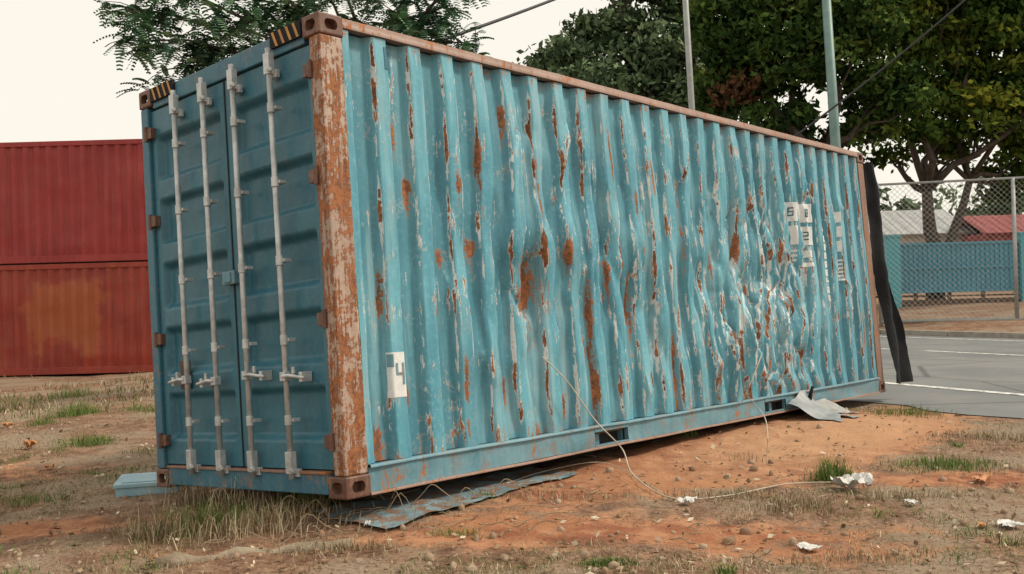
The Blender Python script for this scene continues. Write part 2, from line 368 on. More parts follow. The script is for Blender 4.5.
MB().box((.022,.9665,.15),(.06,.9755,2.45)).out('centre_seal',m_gasket,cont)
MB().box((.034,.0995,.15),(.07,.104,2.45)).box((.034,W-.097,.15),(.07,W-.0915,2.45)).out('edge_seals',m_gasket,cont)
rods=[.43,.80,1.13,1.46]
b=MB();br=MB();hd=MB()
for i,y in enumerate(rods):
    b.tube([(-.028,y,.10),(-.026,y+.004,1.2),(-.028,y,2.50)],.0165,12)
    for z in (.42,.86,1.30,1.74,2.16):
        br.box((-.022,y-.034,z-.010),(.027,y+.034,z+.010));br.tube([(-.028,y,z-.028),(-.028,y,z+.028)],.0225,10)
    for z,s in ((.20,1),(2.42,-1)):
        br.box((-.048,y-.026,z-.07),(-.008,y+.026,z+.05));br.box((-.014,y-.045,z-.09),(.012,y+.045,z-.045*1));br.tube([(-.05,y-.04,z-.05),(-.02,y+.03,z-.05)],.014,8)
    hz=.66+.02*(i%2);s={0:-1,1:-1,2:1,3:1}[i]
    hd.tube([(-.05,y,hz),(-.055,y+s*.06,hz+.005),(-.052,y+s*.13,hz-.005),(-.047,y+s*.19,hz-.012)],[.013,.011,.010,.009],8)
    hd.box((-.055,y-.024,hz-.025),(-.012,y+.024,hz+.025));hd.box((-.045,y+s*.15-.014,hz-.035),(.026,y+s*.15+.014,hz+.02));hd.box((-.05,y+s*.09-.010,hz+.012),(-.036,y+s*.09+.010,hz+.05))
b.out('locking_bars',m_rod,cont,0,True);br.out('bar_brackets',m_rod,cont,.003);hd.out('door_handles',m_rod,cont,.003)
b=MB()
for z in (.3,.95,1.72,2.3):
    b.box((-.010,.075,z-.035),(.03,.15,z+.035)).tube([(-.010,.085,z-.05),(-.010,.085,z+.05)],.013,8)
    b.box((-.010,W-.075,z-.035),(.03,W-.15,z+.035)).tube([(-.010,W-.085,z-.05),(-.010,W-.085,z+.05)],.013,8)
b.out('door_hinges',m_cast,cont,.003)
MB().box((-.02,.90,1.22),(.02,1.03,1.30)).box((-.03,.93,1.23),(-.018,1.0,1.29)).out('lock_box',m_rail,cont,.006)
MB().box((.018,1.5,.62),(.024,1.62,.80)).out('approval_plate',m_wood,cont,.002)
def decal(name,rects,mat,off=.003,par=None):
    b=MB()
    for (a,z,w,h) in rects:
        nx=max(2,int(w/.008)+1);nz=max(2,int(h/.02)+1)
        XX,ZZ=np.meshgrid(np.linspace(a,a+w,nx),np.linspace(z,z+h,nz),indexing='ij');D=side_y(XX,ZZ)[0];n=len(b.v)
        for i in range(nx):
            for j in range(nz):b.v.append((XX[i,j],D[i,j]-off,ZZ[i,j]))
        for i in range(nx-1):
            for j in range(nz-1):b.f.append((n+i*nz+j,n+(i+1)*nz+j,n+(i+1)*nz+j+1,n+i*nz+j+1))
    return b.out(name,mat,cont,0,True)
SEG={0:'abcdef',1:'bc',2:'abged',3:'abgcd',4:'fgbc',5:'afgcd',6:'afgedc',7:'abc',8:'abcdefg',9:'abcdfg'}
def digit(x,z,w,h,n):
    t=w*.24
    q={'a':(x,z+h-t,w,t),'g':(x,z+h/2-t/2,w,t),'d':(x,z,w,t),'f':(x,z+h/2,t,h/2),'b':(x+w-t,z+h/2,t,h/2),'e':(x,z,t,h/2),'c':(x+w-t,z,t,h/2)}
    return [q[k] for k in SEG[n]]
rc=[];pl=[];pf=[]
for i,xk in enumerate((5.42,5.71)):
    for j,n in enumerate((8,2)):
        pl.append((xk,1.76-j*.22,.18,.18));pf+=digit(xk+.065,1.81-j*.22,.05,.08,n)
for i in range(3):rc+=[(5.42,1.47-i*.045,.17,.022)]
rc+=[(5.72,1.42,.15,.07),(5.72,1.33,.15,.04)]
for i in range(12):rc+=digit(6.12,1.92-i*.085,.08,.062,(3,1,7,4,0,8,2,5,6,4,3,0)[i])
for i in range(3):pl+=[(6.42,1.80-i*.15,.16,.11)]
for i in range(6):rc+=[(6.42,1.40-i*.04,.16,.02)]
decal('white_markings',rc,m_white);decal('white_placards',pl,m_white,.006);decal('placard_figures',pf,m_doorpost,.010)
decal('data_label',[(.36,.50,.15,.25)],m_white);decal('data_label_figure',digit(.405,.57,.06,.12,4)+[(.36,.67,.03,.07)],m_rail,.006)
decal('roof_number_plate',[(.46,2.36,.09,.13)],m_door)
ts=np.linspace(0,1,40);ws=np.linspace(0,1,14);T,Q=np.meshgrid(ts,ws,indexing='ij')
XX=7.335+Q*(.22+.10*T+.16*ss(.5,.85,T)-.10*T*T)+.02*np.sin(T*9);YY=.0+.05*np.sin(Q*7+T*4)-.10*T+.07*(fbm(Q*3,T*7,2)-.5);ZZ=2.50-T*2.42
grid('black_end_sheet',XX,YY,ZZ,m_black,cont,True)
# ------------------------------------------------------------------ terrain
ND=np.array([.894,.447]);AX=B[:2,0]/np.linalg.norm(B[:2,0]);AO=np.array([AX[1],-AX[0]])
def HT(x,y):
    x=np.asarray(x,float);y=np.asarray(y,float)
    o=.894*x+.447*y;r=ss(6.6,7.8,o)
    px=x-CO[0];py=y-CO[1];t=px*AX[0]+py*AX[1];s=px*AO[0]+py*AO[1]
    h=.07*(fbm(x*.45,y*.45,1)-.5)+.06*(fbm(x*1.7,y*1.7,2)-.5)+.03*(fbm(x*7,y*7,3,3)-.5)
    h=h+.10*g2(t,s,4.6,.0,2.3,1.0)+.06*g2(t,s,.6,-.4,1.6,1.0)
    h=h*(1-r)
    h=h-.14*ss(-4.5,-8,x)*ss(9,15,y)
    h=h+.22*ss(20.3,22.5,o)*ss(2,6,x)+.28*ss(24,30,o)*ss(2,6,x)
    return h
def axis(lo,hi,st,far,g=1.13):
    a=[hi];d=st
    while a[-1]<far[1]:d*=g;a.append(a[-1]+d)
    c=[lo];d=st
    while c[-1]>far[0]:d*=g;c.append(c[-1]-d)
    return np.array(c[::-1][:-1]+list(np.arange(lo,hi,st))+a)
gx=axis(-5.5,6,.035,(-900,900));gy=axis(3.8,11.5,.035,(-300,1500))
GX,GY=np.meshgrid(gx,gy,indexing='ij');GZ=HT(GX,GY)
def local(x,y):
    px=x-CO[0];py=y-CO[1];return px*AX[0]+py*AX[1],px*AO[0]+py*AO[1]
def orangemask(x,y):
    t,s=local(x,y)
    return np.clip(1.5*g2(t,s,4.6,.6,2.3,.85)+1.1*g2(t,s,2.3,.3,1.6,.45)+.95*g2(x,y,.7,5.05,1.5,.3)+.9*g2(x,y,-2.8,5.6,1.0,.35)+.85*g2(x,y,3.1,6.3,1.2,.3)+.65*g2(x,y,-4.2,7.6,1.4,.8)+.6*g2(x,y,1.5,4.6,.9,.25)+.5*g2(x,y,-1.6,4.8,.8,.2),0,1)
orange=orangemask(GX,GY);smoothm=np.clip(g2(*local(GX,GY),4.7,.6,2.0,.7)*1.3,0,1)
t=NT('ground_soil');co_=t.coord();n1=t.noise(co_,.9,4,.6);n2=t.noise(co_,5,5,.65);n3=t.noise(co_,38,4,.7);n4=t.noise(co_,140,2,.7)
soil=t.mix(t.step(n2,.35,.65),(.165,.085,.052),(.30,.18,.115));soil=t.mix(t.step(n1,.44,.6),soil,(.29,.215,.15))
om=t.step(t.math('ADD',t.attr('orange'),t.math('MULTIPLY',t.math('SUBTRACT',n2,.5),1.5)),.35,.8)
ora=t.mix(t.step(n2,.4,.65),(.28,.10,.052),(.48,.24,.13));ora=t.mix(t.step(n1,.45,.65),ora,(.40,.175,.085))
ora=t.mix(t.math('MULTIPLY',t.attr('smoothsoil'),.65),ora,(.58,.34,.195))
col=t.mix(om,soil,ora)
deb=t.math('SUBTRACT',1.0,t.math('MULTIPLY',om,.6))
col=t.mix(t.math('MULTIPLY',t.math('MULTIPLY',t.step(n3,.5,.72),.55),deb),col,(.46,.37,.26))
col=t.mix(t.math('MULTIPLY',t.math('MULTIPLY',t.step(n3,.48,.3),.8),deb),col,(.06,.04,.028))
col=t.mix(t.math('MULTIPLY',t.step(n4,.55,.75),.4),col,(.07,.045,.032))
t.bump(t.lin((n3,.7),(n4,.4)),.7,.02)
m_ground=t.fin(col,.95,0,.15)
grid('ground',GX,GY,GZ,m_ground,None,True,dict(orange=orange,smoothsoil=smoothm))
# ------------------------------------------------------------------ road
RD=np.array([-.447,.894])
def rp(o,s): q=ND*o+RD*s;return q[0],q[1]
def strip(name,o0,o1,s0,s1,z,mat,parent=None,n=2):
    b=MB()
    for i in range(n+1):
        s=s0+(s1-s0)*i/n
        a=rp(o0+(.22*(random.random()-.5) if n>10 and o0<9 else 0),s);c=rp(o1,s);b.v+=[(*a,z),(*c,z)]
    for i in range(n):b.f.append((2*i,2*i+1,2*i+3,2*i+2))
    return b.out(name,mat,parent)
t=NT('asphalt');c_=t.coord();a=t.noise(c_,.5,5);bb=t.noise(c_,60,4,.7);dd=t.noise(c_,1.6,5,.7)
col=t.mix(t.step(a,.35,.65),(.125,.133,.137),(.19,.195,.195));col=t.mix(t.math('MULTIPLY',t.step(dd,.52,.6),.35),col,(.26,.23,.19));col=t.mix(t.math('MULTIPLY',bb,.35),col,(.24,.24,.23))
cr=t.step(t.voro(t.coord((1,1,1)),.35,'DISTANCE_TO_EDGE'),.012,.0);col=t.mix(t.math('MULTIPLY',cr,.6),col,(.03,.03,.03));t.bump(bb,.4,.005);m_asph=t.fin(col,.8,0,.3)
strip('road',8.1,19.3,-60,160,.008,m_asph,None,500)
t=NT('road_paint');n_=t.noise(t.coord(),9,5,.7);m_rp=t.fin(t.mix(t.step(n_,.38,.5),(.15,.15,.15),(.68,.68,.63)),.7)
strip('road_edge_line',9.75,9.9,-60,160,.013,m_rp)
rc_=empty('road_centre_line')
for i in range(-12,34):
    strip('dash_%d'%i,14.9,15.03,i*4.5,i*4.5+3.9,.013,m_rp,rc_)
strip('road_far_line',18.4,18.52,-60,160,.013,m_rp)
b=MB()
for i in range(110):
    s=-60+i*2.;n=len(b.v);q=[rp(19.3,s+.01),rp(19.45,s+.01),rp(19.45,s+1.99),rp(19.3,s+1.99)]
    b.v+=[(*a,-.1) for a in q]+[(*a,.13) for a in q];b.f+=[tuple(n+i for i in w) for w in ((4,5,6,7),(0,1,5,4),(1,2,6,5),(2,3,7,6),(3,0,4,7))]
b.out('road_kerb',m_conc,None,.015)
# ------------------------------------------------------------------ red containers
def redcont(name,x0,y0,z0,h,mat,Lr=12.2,Wr=2.4,seed=0):
    e=empty(name,Matrix.Translation((x0,y0,z0)));pp=.235;n=int((Lr-.34)/pp)
    xs=[]
    for i in range(n):xs+=[.17+pp*(i+q) for q in (0,.2,.38,.7,.88)]
    xs=np.array(xs+[.17+pp*n,Lr-.165]);zs=np.linspace(.16,h-.11,30)
    X,Z=np.meshgrid(xs,zs,indexing='ij')
    def cp(x): return np.interp(np.mod((x-.17)/pp,1),[0,.2,.38,.7,.88,1],[0,0,1,1,0,0])
    Y=.015+.045*cp(X)+.09*(fbm(X*.8,Z*1.2,seed)-.5)*ss(.16,.4,Z)*ss(h-.11,h-.4,Z)
    grid('front_panel',X,Y,Z,mat,e,False);grid('rear_panel',X,Wr-Y,Z,mat,e,False,flip=True)
    b=MB();
    for y in (0,Wr-.06):
        b.box((.1,y,h-.11),(Lr-.1,y+.06,h-.01));b.box((.1,y,.02),(Lr-.1,y+.06,.16))
        for x in(0,Lr-.16):b.box((x,y if y==0 else Wr-.16,.10),(x+.16,(y if y==0 else Wr-.16)+.16,h-.1))
    b.box((.03,.161,.1),(.07,Wr-.161,h-.05)).box((Lr-.07,.161,.1),(Lr-.03,Wr-.161,h-.05)).box((.17,.07,h-.05),(Lr-.17,Wr-.07,h-.02)).box((.17,.07,.08),(Lr-.17,Wr-.07,.12))
    b.out('frame',mat,e,.006)
    b=MB()
    for x in(-.004,Lr-.174):
        for y in(-.004,Wr-.158):
            for z in (0,h-.118):b.box((x,y,z),(x+.178,y+.162,z+.118))
    b.out('castings',mat,e,.01)
    return e
redcont('red_shipping_container',-6.75-12.2,20,-.13,2.27,m_redc2,seed=3)
redcont('red_shipping_container.001',-6.75-12.2,20.02,2.145,2.5,m_redc,seed=5)
# ------------------------------------------------------------------ trees
def crown(clumps,nleaf,sub,size,subr,asp=.5):
    Cs=[];Ts=[]
    vol=np.array([r[0]*r[1]*r[2] for c,r in clumps]);vol=vol/vol.sum()
    for (c,r),v in zip(clumps,vol):
        k=max(6,int(sub*v));d=rng.normal(size=(k,3));d/=np.linalg.norm(d,axis=1)[:,None]
        rad=rng.uniform(.2,1.08,k)**.6
        P=np.array(c)+d*rad[:,None]*np.array(r)
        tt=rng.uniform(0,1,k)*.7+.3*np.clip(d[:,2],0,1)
        n=int(nleaf*v/k)+1
        Q=np.repeat(P,n,0)+rng.normal(size=(k*n,3))*subr*np.array([1,1,.55])*np.repeat(rng.uniform(.6,1.3,k),n)[:,None]
        Cs.append(Q);Ts.append(np.repeat(tt,n)+rng.normal(size=k*n)*.12)
    Cc=np.concatenate(Cs);Tt=np.clip(np.concatenate(Ts),0,1)
    V,F=leafquads(Cc,size,asp);return V,F,Tt
def wob(a,b,n,amp):
    a=Vector(a);b=Vector(b);L_=(b-a).length;pts=[]
    for i in range(n+1):
        t=i/n
        off=Vector([random.gauss(0,amp*L_) for _ in range(3)]) if 0<i<n else Vector((0,0,0))
        pts.append(a.lerp(b,t)+off)
    return pts
def tree(name,base,fork,tr,clumps,nleaf,sub,size,subr,lm,branches=5,trunks=None,rust=None):
    e=empty(name,Matrix.Translation(base));bx=Vector(base)
    b=MB()
    for (fk,rr) in (trunks or [(fork,tr)]):
        P=wob((0,0,-.2),Vector(fk)-bx,6,.025);b.tube(P,[rr*(1.25-.6*i/6) for i in range(7)],10)
        for k,(c,r) in enumerate(clumps):
            if trunks and k%len(trunks)!=[f for f,_ in trunks].index(fk):continue
            c_=Vector(c)-bx;P=wob(Vector(fk)-bx,c_,5,.05);b.tube(P,[rr*.55*(1-.8*i/5) for i in range(6)],7)
            for j in range(branches):
                d=Vector([random.gauss(0,1) for _ in range(3)]).normalized();tip=c_+Vector((d.x*r[0],d.y*r[1],d.z*r[2]))*.9
                st=P[random.randint(2,5)];b.tube(wob(st,tip,4,.06),[rr*.2,rr*.15,rr*.1,rr*.06,rr*.03],5)
    b.out('trunk_and_limbs',m_bark,e,0,True)
    V,F,T=crown(clumps,nleaf,sub,size,subr);V=V-np.array(base)
    if rust is not None:
        cc=V.reshape(-1,4,3).mean(1)+np.array(base);d=np.linalg.norm((cc-np.array(rust[0]))/rust[1],axis=1);T=np.where((d+rng.normal(size=len(d))*.25)<1,1.4,T)
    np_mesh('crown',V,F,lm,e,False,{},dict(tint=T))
    return e
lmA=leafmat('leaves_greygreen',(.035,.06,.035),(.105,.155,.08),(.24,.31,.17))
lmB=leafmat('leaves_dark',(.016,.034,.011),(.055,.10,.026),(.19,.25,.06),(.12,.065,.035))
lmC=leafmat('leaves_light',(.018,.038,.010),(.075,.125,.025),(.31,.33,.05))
def zz(y,d,px=700): return 1.27+(308-.0273*px-y)/985*d
def xw(px,d): return (px-512)/985*d
def cl(d,l): return [((xw(px,d+dd),d+dd,zz(y,d,px)),r) for px,y,dd,r in l]
tree('broadleaf_tree',(xw(640,36),36,.4),(xw(650,36),36,4.5),.3,
 cl(36,((575,60,0,(1.3,1.4,1.1)),(615,25,1,(1.5,1.5,1.2)),(660,60,0,(1.7,1.6,1.3)),(600,95,-1,(1.5,1.5,.9)),(690,-10,1,(1.5,1.5,1.5)),(555,75,0,(.9,.9,.7)),(640,-35,0,(1.4,1.4,1.1)),(700,100,0,(1.7,1.5,1.1)),(650,110,0,(1.6,1.5,.8)),(720,50,2,(1.6,1.5,1.5)))),
 28000,430,.15,.30,lmA)
tree('broadleaf_tree.001',(xw(822,31),31,.5),(xw(818,31),31,4.9),.27,
 cl(31,((740,20,0,(1.3,1.4,1.5)),(730,85,1,(1.2,1.2,.9)),(780,60,0,(1.5,1.5,1.3)),(800,-10,0,(1.5,1.5,1.2)),(850,40,-1,(1.6,1.5,1.5)),(780,118,0,(1.3,1.1,.6)),(890,90,0,(1.5,1.4,1.0)),(860,-40,0,(1.6,1.6,1.0)),(865,128,1,(1.2,1.2,.5)))),
 32000,480,.135,.28,lmB,5,None,((xw(742,30.5),30.5,zz(92,31,742)),(.75,1.5,.5)))
tree('broadleaf_tree.002',(xw(935,36),36,.6),(xw(928,36),36,4.4),.32,
 cl(36,((900,30,0,(1.7,1.6,1.6)),(950,60,1,(1.8,1.7,1.4)),(1000,20,0,(1.8,1.8,1.8)),(985,112,0,(1.9,1.6,1.0)),(1050,80,0,(1.9,1.8,1.5)),(915,120,0,(1.7,1.3,.8)),(960,-30,0,(2,2,1.5)),(1040,150,1,(1.6,1.4,1.0)),(1035,-20,0,(2,2,1.5)),(1100,40,0,(2,2,2)),(950,140,1,(1.3,1.3,.5)),(1015,178,2,(1.3,1.1,.8)),(890,150,2,(1.0,1.0,.4)))),
 44000,600,.155,.30,lmC,5,[((xw(930,36),36,4.6),.28),((xw(978,36),36.4,5.0),.19)])
Cl=[((xw(px,75),75+random.uniform(-4,4),random.uniform(4.2,6.4)),(4,4,random.uniform(2.6,4.0))) for px in range(540,1500,45)]
V,F,T=crown(Cl,18000,320,.36,.8);np_mesh('distant_tree_line',V,F,lmA,None,False,{},dict(tint=T*.8))
ft=empty('feathery_tree',Matrix.Translation((-1.9,14.5,0)));fb=Vector((-1.9,14.5,0));b=MB()
fork=Vector((-1.9,14.5,3.6));b.tube([tuple(Vector(q)) for q in wob((0,0,-.2),fork-fb,6,.02)],[.2,.18,.16,.15,.14,.13,.12],10)
tips=[]
def P3(px,y,d): return Vector((xw(px,d),d,zz(y,d,px)))
targ=[(125,40,13.5),(145,15,13.8),(185,50,14),(215,25,13.5),(245,15,14.5),(160,-15,14),(290,10,14.6),(320,-10,14),(365,20,14.4),(400,10,13.8),(430,22,14.2),(455,5,14.6),(470,42,14),(440,48,14.3),(415,-25,14),(250,-30,14),(490,55,14.4),(120,5,14),(180,-35,14.6),(340,-40,14),(470,-30,14),(205,55,14.3),(165,70,14),(230,60,14.2),(390,50,14.2),(270,30,14)]
for (px_,y_,d_) in targ:
    c=P3(px_,y_,d_);mid=fork.lerp(c,.5)+Vector((0,0,.5));pts=[fork-fb,fork.lerp(mid,.5)-fb+Vector((random.gauss(0,.1),random.gauss(0,.1),.1)),mid-fb,mid.lerp(c,.5)-fb+Vector((random.gauss(0,.08),0,.12)),c-fb]
    b.tube(pts,[.06,.045,.03,.018,.008],6)
    for k in range(8):
        st=pts[3].lerp(pts[4],.25+.75*random.random());e_=st+Vector((random.gauss(0,.30),random.gauss(0,.35),random.gauss(.02,.2)));b.tube([st,st.lerp(e_,.5)+Vector((0,0,.04)),e_],[.008,.006,.003],4)
        for q in np.linspace(.3,1,5):tips.append(st.lerp(e_,q))
b.out('trunk_and_limbs',m_bark,ft,0,True)
Vs=[];Ts=[]
for tp in tips:
    tt=random.random()
    for k in range(2):
        d=Vector((random.gauss(0,1),random.gauss(0,1),random.gauss(-.15,.4))).normalized();sd=d.cross(Vector((0,0,1))).normalized();ln=random.uniform(.18,.34)
        for j in range(9):
            q=j/8;pp=Vector(tp)+d*ln*q+Vector((0,0,-.10*q*q));w=.062*(1-.6*abs(q-.4))
            for sg in(-1,1):
                a=pp+sd*sg*w;Vs+=[pp-d*.013,a-d*.012+Vector((0,0,-.012)),a+d*.013+Vector((0,0,-.012)),pp+d*.015];Ts.append(min(1,max(0,tt+random.gauss(0,.1))))
lmF=leafmat('leaves_feathery',(.055,.12,.08),(.13,.25,.15),(.24,.38,.22))
np_mesh('crown',np.array([tuple(v) for v in Vs]),np.arange(len(Vs)).reshape(-1,4),lmF,ft,False,{},dict(tint=Ts))
# ------------------------------------------------------------------ poles, cables
def pole(name,x,y,top,r0,r1,h,mat,arm=False):
    z=float(HT(x,y));e=empty(name,Matrix.Translation((x,y,z)));MB().tube([(0,0,-.2),(top*.5,0,h*.5),(top,0,h)],[r0,(r0+r1)/2,r1],14).out('shaft',mat,e,0,True)
    MB().tube([(0,0,-.1),(0,0,.12)],r0*1.9,14).out('base_plate',mat,e,.01)
    if arm:
        MB().tube([(top,0,h-.1),(top+.8,-.3,h+.35),(top+2,-.8,h+.5)],[.05,.045,.04],8).out('arm',mat,e,0,True)
        MB().box((top+1.9,-.95,h+.44),(top+2.6,-.65,h+.56)).out('lamp_head',m_steel,e,.04)
    else:MB().box((top-.6,-.05,h-.6),(top+.6,.05,h-.48)).out('crossarm',m_wood,e,.01)
    return e
pole('street_lamp',xw(846,27.5),27.5,-.35,.155,.12,10.5,m_polegreen,True)
pole('utility_pole',xw(704,28.5),28.5,-.4,.10,.08,13,m_polegrey)
def cable(name,a,c,sag,r=.018,n=24):
    a=Vector(a);c=Vector(c);MB().tube([a.lerp(c,i/n)-Vector((0,0,sag*4*(i/n)*(1-i/n))) for i in range(n+1)],r,5).out(name,m_cable,None,0,True)
cable('overhead_cable',P3(380,62,14),P3(700,-62,28),.15,.030)
cable('overhead_cable.001',P3(780,150,24),P3(1010,-32,24),.12,.026)
# ------------------------------------------------------------------ chain-link fence
def fence():
    A=Vector((10.2,27.3,0));C_=Vector((23.6,24.0,0));z=.12
    A.z=C_.z=z;d=(C_-A);Ln=d.length;ux=d/Ln;Hh=3.9
    e=empty('chain_link_fence',Matrix.Translation(A));b=MB();n=4
    for i in range(n+1):
        q=ux*(Ln*i/n);b.tube([q+Vector((0,0,-.3)),q+Vector((0,0,Hh))],.055,8)
    b.tube([Vector((0,0,Hh)),ux*Ln+Vector((0,0,Hh))],.035,6);b.tube([Vector((0,0,.10)),ux*Ln+Vector((0,0,.10))],.06,6)
    b.out('posts_and_rails',m_steel,e,0,True)
    w=MB();sp=.15;k=-int(Hh/sp)
    while k*sp<Ln:
        x=k*sp;a=max(0,-x);c=min(Hh,Ln-x)
        if c>a:
            for sg in (1,-1):
                za,zb=(a,c) if sg==1 else (Hh-a,Hh-c);m=12
                w.tube([ux*(x+a+(c-a)*i/m)+Vector((0,.01*sg,za+(zb-za)*i/m)) for i in range(m+1)],.005,3,False)
        k+=1
    w.out('wire_mesh',m_steel,e)
fence()
m_bluef=paint('blue_fence_paint',(.05,.24,.34),(.07,.29,.40),-.03,-.1,.2);m_cyan=paint('cyan_paint',(.06,.36,.44),(.10,.43,.50),-.04,-.1,.2)
e=empty('blue_metal_fence',Matrix.Translation((13.3,35,.55)));b=MB()
for i in range(90):
    x=.5+i*.17;b.box((x,0,.42),(x+.11,.04,2.05));b.box((x+.11,.03,.42),(x+.17,.05,2.05))
b.box((.5,-.05,2.05),(15.8,.09,2.14)).box((.5,-.05,1.2),(15.8,-.002,1.27)).box((.5,-.05,.36),(15.8,.09,.418));b.out('slats',m_bluef,e)
MB().box((.52,-.02,-1),(15.8,.12,.12)).out('plinth',m_wood,e,.01)
b=MB()
for i in range(12):
    b.box((1+i*1.2,.02,.1),(1.12+i*1.2,.1,.37))
b.out('fence_feet',m_wood,e)
b=MB()
for x in(.0,4.75,9.6):b.box((x,-.15,-1),(x+.48,.2,2.35)).box((x-.04,-.19,2.35),(x+.52,.24,2.43))
b.out('pillars',m_cyan,e,.01)
m_roof=simple('roof_sheet',(.42,.42,.42),(.32,.33,.33),2,.6,.1);m_wall=simple('wall_render',(.5,.46,.4),(.42,.38,.33),2,.9)
def shed(name,x,y,z,w,d,h,rh,mw,mr):
    e=empty(name,Matrix.Translation((x,y,z)));b=MB().box((0,0,0),(w,d,h));b.out('walls',mw,e)
    b=MB();b.v=[(-.3,-.3,h),(w+.3,-.3,h),(w+.3,d/2,h+rh),(-.3,d/2,h+rh),(-.3,d+.3,h),(w+.3,d+.3,h)];b.f=[(0,1,2,3),(3,2,5,4)];o=b.out('roof',mr,e);m=o.modifiers.new('s','SOLIDIFY');m.thickness=.08
    b=MB()
    for i in range(int(w/.5)):
        xx=-.2+i*.5;b.v+=[(xx,-.31,h+.03),(xx+.06,-.31,h+.03),(xx+.06,d/2,h+rh+.03),(xx,d/2,h+rh+.03)];n=len(b.v);b.f.append((n-4,n-3,n-2,n-1))
    b.out('roof_ribs',mr,e)
    b=MB()
    for i in range(int(w/3)):b.box((1+i*3,-.03,1.0),(2.2+i*3,-.004,2.2))
    b.out('windows',m_dark,e)
    return e
shed('shed_building',18.5,55,.8,7.0,7,3.2,1.6,m_wall,m_roof)
m_redroof=simple('red_roof',(.22,.03,.03),(.30,.05,.045),2,.7,.1)
shed('red_shed',25.2,52,.8,5,5,3.0,1.1,m_redroof,m_redroof)
# ------------------------------------------------------------------ grass & small ground stuff
def blades(name,X,Y,hh,ww,lean,tint,mat,curl=.5,zoff=0):
    n=len(X);Z=HT(X,Y)+zoff;th=rng.uniform(0,2*pi,n);ph=rng.uniform(0,2*pi,n)
    dx=np.cos(th);dy=np.sin(th);wx=np.cos(ph)*ww/2;wy=np.sin(ph)*ww/2
    P0=np.stack([X,Y,Z-.005],-1);Wd=np.stack([wx,wy,0*wx],-1)
    P1=P0+np.stack([dx*hh*lean*.35,dy*hh*lean*.35,hh*.6*np.sqrt(np.clip(1-lean*lean*.5,.05,1))],-1)
    P2=P0+np.stack([dx*hh*lean,dy*hh*lean,hh*np.clip(1-lean*curl,.03,1)],-1)
    V=np.stack([P0-Wd,P0+Wd,P1-Wd*.7,P1+Wd*.7,P2-Wd*.12,P2+Wd*.12],1).reshape(-1,3)
    i=np.arange(n)[:,None]*6;F=np.concatenate([i+np.array([[0,1,3,2]]),i+np.array([[2,3,5,4]])],0)
    return np_mesh(name,V,F,mat,None,False,{},dict(tint=np.concatenate([tint,tint])))
m_dry=leafmat('dry_grass_blades',(.15,.10,.06),(.33,.25,.15),(.58,.49,.34),(.10,.15,.045))
m_green=leafmat('green_grass_blades',(.06,.11,.025),(.13,.21,.05),(.30,.33,.13))
def under(x,y,m=.0):
    t,s=local(x,y);return (t>-m)&(t<L)&(s<m)&(s>-W)
N=140000
yy=4.0+ (rng.uniform(0,1,N)**1.25)*9;xx=rng.uniform(-.62,.62,N)*yy
o_=.894*xx+.447*yy
dens=ss(.47,.62,.5*fbm(xx*1.1,yy*1.1,51)+.5*fbm(xx*4,yy*4,52))*.8+.06
om_=np.clip(orangemask(xx,yy)*1.2,0,.985)
k=(rng.uniform(0,1,N)<dens*(1-om_))&(o_<8.0)&(~under(xx,yy,.02))
xx,yy=xx[k],yy[k];n=len(xx)
tint=np.clip(fbm(xx*2,yy*2,61)*1.2-.1+rng.normal(size=n)*.25,0,1);tint=np.where((fbm(xx*.9,yy*.9,71)>.49)&(rng.uniform(0,1,n)<.55),1.4,tint)
blades('dry_grass',xx,yy,rng.uniform(.015,.075,n),rng.uniform(.0018,.004,n),rng.uniform(.6,1.0,n),tint,m_dry,.95)
# scattered small green weeds
cx=rng.uniform(-.55,.55,90);cy=4.1+rng.uniform(0,1,90)**1.3*8;cx=cx*cy;kk=(.894*cx+.447*cy<7.6)&(~under(cx,cy,.05))&(orangemask(cx,cy)<.55);cx,cy=cx[kk],cy[kk]
rr_=rng.uniform(.02,.10,len(cx));X_=np.repeat(cx,60)+rng.normal(size=len(cx)*60)*np.repeat(rr_,60);Y_=np.repeat(cy,60)+rng.normal(size=len(cx)*60)*np.repeat(rr_,60)
n=len(X_);blades('weeds',X_,Y_,rng.uniform(.02,.09,n),rng.uniform(.003,.006,n),rng.uniform(.3,1,n),rng.uniform(0,.9,n),m_green,.7)
def tuft(cx,cy,r,n,h,name,mat,lean=(.1,.7),w=(.003,.006),ti=(0,1)):
    a=rng.normal(size=(n,2))*np.array(r)*.5;X_=cx+a[:,0];Y_=cy+a[:,1]
    hh=rng.uniform(.35,1,n)*h*np.exp(-((a/np.array(r))**2).sum(1)*.5)
    blades(name,X_,Y_,hh,rng.uniform(*w,n),rng.uniform(*lean,n),rng.uniform(*ti,n),mat,.6)
def gp(px,y):
    d=1.27*985/(y-(308-.0273*px));return xw(px,d),d
